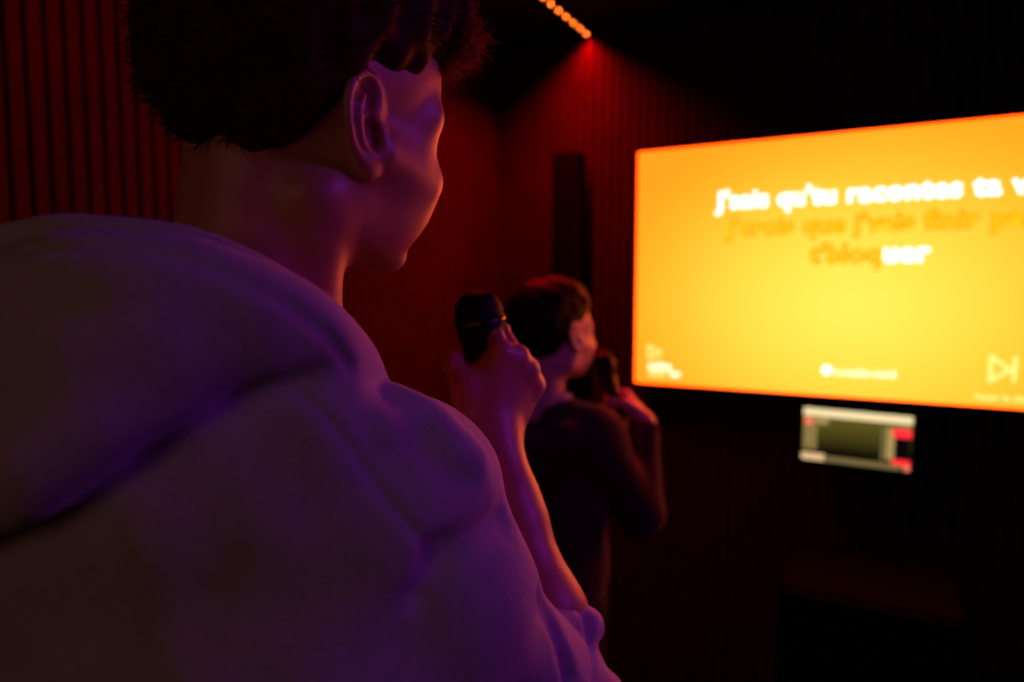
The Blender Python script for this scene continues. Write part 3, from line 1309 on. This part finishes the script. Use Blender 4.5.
HOOD.u(tube(ring(ca - fd * .006, .0355, tilt=.010), .0115, 2), .005)
HOOD.u(tube(ring(ca - fd * .030, .0350, tilt=-.008), .0110, 2), .005)
HOOD.u(tube(ring(ca - fd * .056, .0345, tilt=.012), .0115, 2), .007)
# hood lying on the shoulders
DZ = .022


def LH(px, py, Z):
    return L(px, py, Z + DZ)


rim = [T(.03, .112, 1.335), LH(372, 425, .470), LH(366, 384, .420), LH(354, 350, .395), LH(322, 312, .372), LH(252, 264, .352), LH(175, 240, .342), LH(95, 231, .340), LH(22, 234, .350), LH(-50, 258, .40), LH(-60, 305, .48), T(-.085, .06, 1.405), T(-.03, .112, 1.335)]
mid = [LH(362, 386, .425), LH(346, 358, .392), LH(308, 322, .356), LH(230, 290, .330), LH(140, 276, .316), LH(40, 282, .318), LH(-60, 310, .36)]
low = [LH(352, 372, .405), LH(304, 340, .368), LH(232, 353, .345), LH(160, 382, .328), LH(85, 420, .316), LH(0, 478, .320), LH(-100, 520, .35)]
HOODP = Field((T(0, -.08, 1.42), .38))
HOODP.u(tube(mid, [.012, .014, .016, .018, .018, .018, .018], 4), 0)
HOODP.u(tube([(a + b) / 2 for a, b in zip(mid, low)], [.010, .014, .020, .024, .026, .026, .024], 4), .022)
HOODP.u(tube(low, [.010, .016, .020, .024, .026, .028, .028], 4), .014)
HOODP.u(tube([(a * .5 + b * .5) for a, b in zip(rim[2:9], mid)], [.008, .009, .010, .011, .011, .011, .011], 4), .016)
HOODP.u(tube(rim, .0080, 4), .0015)
HOOD.u(HOODP, .014)
# soft wrinkles
HOOD.disp(lumps(.0014, 40, 9))
HOOD.disp(lumps(.0007, 120, 10))


def carve(F, pix, r, k, z0=.22):
    pts = [raycast(F, *p, z0=z0) for p in pix]
    pts = [p for p in pts if p is not None]
    if len(pts) >= 2:
        return tube(pts, r, 3)


base_fn = Field()
base_fn.ops = list(HOOD.ops)
seam = carve(base_fn, [(300, 392), (322, 411), (345, 440), (372, 478), (402, 516), (430, 548), (441, 560)], .0017, .004)
crease = carve(base_fn, [(441, 556), (434, 578), (420, 596)], .005, .006)
fold = carve(base_fn, [(505, 520), (480, 535), (452, 552), (441, 560)], .006, .006)
roll1 = carve(base_fn, [(395, 425), (420, 432), (445, 446), (458, 460)], .010, .01)
cuff1 = carve(base_fn, [(541, 598), (553, 622), (564, 652), (571, 681)], .005, .004)
cuff2 = carve(base_fn, [(584, 612), (591, 640), (594, 681)], .003, .004)
groove = carve(base_fn, [(12, 252), (60, 247), (120, 247), (180, 257), (250, 282), (300, 312), (330, 338), (350, 366)], .0022, .004)
for c, k in ((seam, .004), (crease, .014), (fold, .018), (groove, .006), (cuff1, .012), (cuff2, .008)):
    if c is not None:
        HOOD.s(c, k)
for pix in ([(384, 430), (408, 428), (432, 438), (452, 456)], [(398, 402), (422, 414), (444, 436), (470, 462)]):
    pts = [raycast(base_fn, *p, z0=.22) for p in pix]
    pts = [p + nrm(p - np.array([0, 0, CAMH])) * .007 for p in pts if p is not None]
    if len(pts) > 1:
        HOOD.u(tube(pts, .0095, 3), .012)
# neck opening and forearm clearance
HOOD.s(rc(nk, T(.0, .0, 1.42), .068, .066), .012)
HOOD.s(rc(T(0, .03, 1.44), HC + HM @ np.array([0, .05, -.05]), .07, .085), .012)
HOOD.s(rc(EL_R + fd * .106, WR_R, .036, .034), .006)
HOOD.i(lambda P: f32(.90) - P[:, 2], .01)
hlo = np.array([T(-.32, 0, 0)[0] - .06, T(0, -.2, 0)[1] - .1, .89])
hlo = np.array([-.66, .20, .89])
hhi = np.array([.17, .86, 1.60])
HS = .0032 if not globals().get('QUICK') else .005
hz = zsteps((.885, 1.14, .008), (1.14, 1.60, HS))
hx, hy, _ = grid(hlo, hhi, HS)
V, Q, N = mesh_field(HOOD, hx, hy, hz)
hoodie = link('hoodie', np_mesh('hoodie', V - B1.astype(f32), Q), M_hoodie, p1)
print('HOODIE', len(V), round(time.time() - T0, 1))
print('hood bounds', V.min(0), V.max(0))

# ---- trousers and shoes
TR = Field()
TR.u(ell(T(0, 0, .93), (.165, .115, .12), TM), 0)
for s in (1, -1):
    hip, kn, an = T(s * .085, 0, .90), T(s * .102, .03, .50), T(s * .108, -.005, .10)
    TR.u(rc(hip, kn, .092, .068), .03)
    TR.u(rc(kn, an, .068, .056), .02)
TR.disp(lumps(.002, 50, 4))
TR.i(lambda P: f32(.085) - P[:, 2], .004)
TR.i(lambda P: P[:, 2] - f32(1.02), .004)
V, Q, N = mesh_field(TR, *grid(T(0, 0, .06) - [.26, .26, 0], T(0, 0, 1.04) + [.26, .26, 0], .010))
link('trousers', np_mesh('trousers', V - B1.astype(f32), Q), M_trouser, p1)
for s in (1, -1):
    shoe_parts(p1, B1, T(s * .112, .02, 0), R_(30) + s * R_(8), M_shoe, M_sole, s)

microphone('black microphone held up in the fist of the person in the grey hoodie', MIC_HEAD, MIC_AX)

# ================================================================== PERSON IN THE DARK TOP
M_skin2 = mat('fair_skin', (.62, .40, .31), rough=.5, spec=.4, sss=.1, bump=[(500, .1, .0006)])
M_top = mat('dark_red_sweatshirt', (.045, .010, .016), rough=.95, spec=.1, sheen=.2, bump=[(300, .5, .002), (60, .3, .004)])
M_collar = mat('pale_collar', (.45, .42, .45), rough=.9, spec=.1)
M_trou2 = mat('black_trousers', (.012, .012, .016), rough=.85)
B2 = np.array([.070, 1.545, 0.0])
H2C = L(551, 339, 1.545)
H2M = axes(R_(47), R_(3))
T2M = axes(R_(34))


def T2(l, f, z):
    return np.array([B2[0], B2[1], 0]) + l * T2M[:, 0] + f * T2M[:, 1] + np.array([0, 0, z])


p2 = thing('person', 'person in a dark top singing into a microphone, closer to the television', 'person', place(B2), YAW)
HEAD2 = head_field(w=.97)
S2_ = .96
SR, SL = T2(.135, .0, 1.165), T2(-.14, 0, 1.17)
ER, EL_ = L(640, 512, 1.50), T2(-.19, .02, .91)
WR, WL = L(634, 436, 1.575), T2(-.13, .20, .86)
AX2 = nrm([-.17, -.12, .50])
MH2 = L(604, 364, 1.60)
g2 = MH2 - .115 * AX2
f2 = nrm([-.35, .75, .40])
t2 = nrm(AX2 - (AX2 @ f2) * f2)
b2 = np.cross(f2, t2)
WR = g2 - .080 * f2 + .028 * b2
BD2 = Field()
BD2.u(xform(HEAD2, H2C, H2M), 0)
BD2.u(rc(H2C + H2M @ np.array([0, -.028, -.05]), T2(0, -.012, 1.235), .050, .053), .025)
BD2.u(ell(T2(0, 0, 1.05), (.135, .088, .17), T2M), .05)
BD2.u(ell(T2(0, 0, .84), (.135, .09, .14), T2M), .05)
BD2.u(rc(SR, SL, .05, .05), .04)
BD2.u(rc(SR, ER, .040, .032), .02)
BD2.u(rc(SL, EL_, .040, .032), .02)
BD2.u(rc(ER, WR, .034, .022), .02)
BD2.u(rc(EL_, WL, .034, .022), .02)
HN = Field((g2, .16))
hand_prims(HN, WR, f2, t2, b2, .90, curl=((48, 86, 50), (54, 88, 52), (58, 88, 52), (62, 84, 50)),
           thumb=[(.018, .026, -.012), (.044, .046, -.028), (.066, .046, -.052), (.080, .030, -.068)])
BD2.u(HN, .014)
fl2 = nrm(WL - EL_)
tl2 = nrm(np.array([0, 0, 1.0]) - fl2[2] * fl2)
HN = Field((WL, .22))
hand_prims(HN, WL, fl2, tl2, -np.cross(fl2, tl2), .9, curl=((25, 30, 20),) * 4)
BD2.u(HN, .014)
for s in (1, -1):
    hip, kn, an = T2(s * .075, 0, .78), T2(s * .088, .025, .43), T2(s * .09, -.005, .085)
    BD2.u(rc(hip, kn, .07, .046), .04)
    BD2.u(rc(kn, an, .044, .032), .02)
    BD2.u(rc(an - [0, 0, .03], T2(s * .105, .12, .035), .024, .02), .02)
xs, ys, _ = grid(T2(0, 0, 0) - [.36, .3, 0], T2(0, 0, 0) + [.42, .36, 0], .0042)
zs = zsteps((.004, 1.0, .010), (1.0, 1.56, .0036))
V, Q, N = mesh_field(BD2, xs, ys, zs)
link('body', np_mesh('body', V - B2.astype(f32), Q), M_skin2, p2)
print('BODY2', len(V), round(time.time() - T0, 1))
face_details(p2, B2, H2C, H2M)
HR2 = Field(((0, 0, .05), .24))
HR2.u(ell((0, -.020, .044), (.081, .103, .094)), 0)
HR2.u(ell((0, .030, .075), (.070, .070, .060)), .03)
HR2.disp(lumps(.0016, 150, 6))
HR2.i(lambda P: (hairline(P, -.055, .066) - P[:, 2]) * f32(.75), .010)
for s in (1, -1):
    HR2.s(ell((s * .080, .010, .004), (.022, .022, .036)), .006)
Vh, Qh, Nh = mesh_field(HR2, *grid((-.11, -.14, -.09), (.11, .12, .17), .005))
sel = np.nonzero(Vh[:, 2] > hairline(Vh, -.055, .066) + .008)[0]
pk = g.choice(sel, 1400, replace=False)
ST = strands(Vh[pk], Nh[pk], lambda p: np.array([0, -.9, -.8]), .022, .8, 31, .0006, 5)
V, Q = join_np([(Vh, Qh), ST])
link('hair', np_mesh('hair', (V @ H2M.T + H2C - B2).astype(f32), Q), M_hair2, p2)
# sweatshirt
SW = Field()
SW.u(ell(T2(0, 0, 1.03), (.165, .112, .19), T2M), 0)
SW.u(ell(T2(0, 0, .86), (.165, .118, .16), T2M), .05)
SW.u(rc(SR, SL, .068, .068), .05)
SW.u(rc(T2(.04, -.01, 1.20), T2(.11, 0, 1.185), .052, .058), .03)
SW.u(rc(T2(-.04, -.01, 1.20), T2(-.11, 0, 1.185), .052, .058), .03)
SW.u(rc(SR, ER, .058, .050), .03)
SW.u(rc(SL, EL_, .060, .054), .03)
SW.u(rc(ER, ER + (WR - ER) * .90, .050, .034), .02)
SW.u(rc(EL_, EL_ + (WL - EL_) * .90, .052, .036), .02)
cr = [T2(.070 * math.sin(a), .012 - .066 * math.cos(a), 1.232 - .022 * (1 - math.cos(a)) / 2) for a in np.linspace(0, 2 * math.pi, 13)]
SW.u(tube(cr, .013, 2), .012)
SW.u(tube([T2(-.11, -.085, 1.19), T2(-.05, -.115, 1.165), T2(0, -.122, 1.155), T2(.05, -.115, 1.165), T2(.11, -.085, 1.19)], .024, 3), .03)
SW.disp(lumps(.003, 42, 14))
SW.s(rc(T2(0, -.005, 1.20), H2C + H2M @ np.array([0, -.01, -.06]), .058, .058), .008)
SW.s(rc(ER + (WR - ER) * .9, WR, .029, .029), .004)
SW.i(lambda P: f32(.76) - P[:, 2], .006)
V, Q, N = mesh_field(SW, *grid(T2(0, 0, .74) - [.36, .3, 0], T2(0, 0, 1.30) + [.42, .36, 0], .006))
link('sweatshirt', np_mesh('sweatshirt', V - B2.astype(f32), Q), M_top, p2)
cr2 = [T2(.057 * math.sin(a), .006 - .057 * math.cos(a), 1.266 - .024 * (1 - math.cos(a)) / 2) for a in np.linspace(0, 2 * math.pi, 13)]
CF = Field()
CF.u(tube(cr2, .0075, 2), 0)
CF.u(tube([p - [0, 0, .012] for p in cr2], .0075, 2), .008)
V, Q, N = mesh_field(CF, *grid(T2(0, 0, 1.19) - [.09, .09, 0], T2(0, 0, 1.30) + [.09, .09, 0], .004))
o = link('collar', np_mesh('collar', V - B2.astype(f32), Q), M_collar, p2)
o['label'] = 'pale collar'
TR = Field()
TR.u(ell(T2(0, 0, .80), (.150, .105, .11), T2M), 0)
for s in (1, -1):
    hip, kn, an = T2(s * .075, 0, .77), T2(s * .09, .025, .43), T2(s * .092, -.005, .09)
    TR.u(rc(hip, kn, .082, .060), .03)
    TR.u(rc(kn, an, .060, .050), .02)
TR.i(lambda P: f32(.08) - P[:, 2], .004)
TR.i(lambda P: P[:, 2] - f32(.87), .004)
V, Q, N = mesh_field(TR, *grid(T2(0, 0, .06) - [.24, .24, 0], T2(0, 0, .89) + [.24, .24, 0], .010))
link('trousers', np_mesh('trousers', V - B2.astype(f32), Q), M_trou2, p2)
for s in (1, -1):
    shoe_parts(p2, B2, T2(s * .097, .02, 0), R_(34) + s * R_(8), M_trou2, M_sole, s)
microphone('black microphone held by the person in the dark top near the television', MH2, AX2)
print('PEOPLE', round(time.time() - T0, 1))
# ================================================================== LIGHT
def area(name, loc, target, size, power, col, size_y=None, spread=180):
    l = bpy.data.lights.new(name, 'AREA')
    l.energy = power
    l.color = col
    l.size = size
    if size_y:
        l.shape = 'RECTANGLE'
        l.size_y = size_y
    l.spread = R_(spread)
    o = bpy.data.objects.new(name, l)
    COL.objects.link(o)
    o.location = loc
    d = Vector(target) - Vector(loc)
    o.rotation_euler = d.to_track_quat('-Z', 'Y').to_euler()
    return o


# the red strip's light
area('red_strip_lamp', (LX, (1.66 + YF) / 2, ZC - .013), (LX, (1.66 + YF) / 2, 0), .014, 13.0, (1, .004, .006), YF - 1.66 - .06, 125).rotation_euler = (0, 0, 0)
# added red fill washing down the side wall, no fixture there
sl = area('side_wall_fill', (XL + .10, .25, ZC - .02), (XL + .10, .25, 0), .014, 5.5, (1, .004, .012), 2.0, 50)
sl.rotation_euler = (0, R_(-4), 0)
# violet lamp high on the right
v = to_world((1.0, .40, 1.95))
tg = to_world((0.0, .75, 1.32))
area('violet_lamp', v, tg,   .12, 1.25, (.46, .04, 1.0), spread=125)
# added dim amber fill behind the photographer, in place of warm bounced light
v = to_world((-.7, -.9, 1.75))
area('amber_fill', v, to_world((-.2, .4, 1.3)), .5, .85, (1, .40, .33))

w = bpy.data.worlds.new('world')
w.use_nodes = True
w.node_tree.nodes['Background'].inputs[0].default_value = (.02, .008, .01, 1)
w.node_tree.nodes['Background'].inputs[1].default_value = .1
sc.world = w
if globals().get('DEBUGLIGHT'):
    for nm, p in (('a', (.8, -.3, 2.2)), ('b', (-.8, -.3, 2.2))):
        q = to_world(p)
        area('dbg' + nm, q, to_world((0, .6, 1.3)), .5, 30, (1, 1, 1))
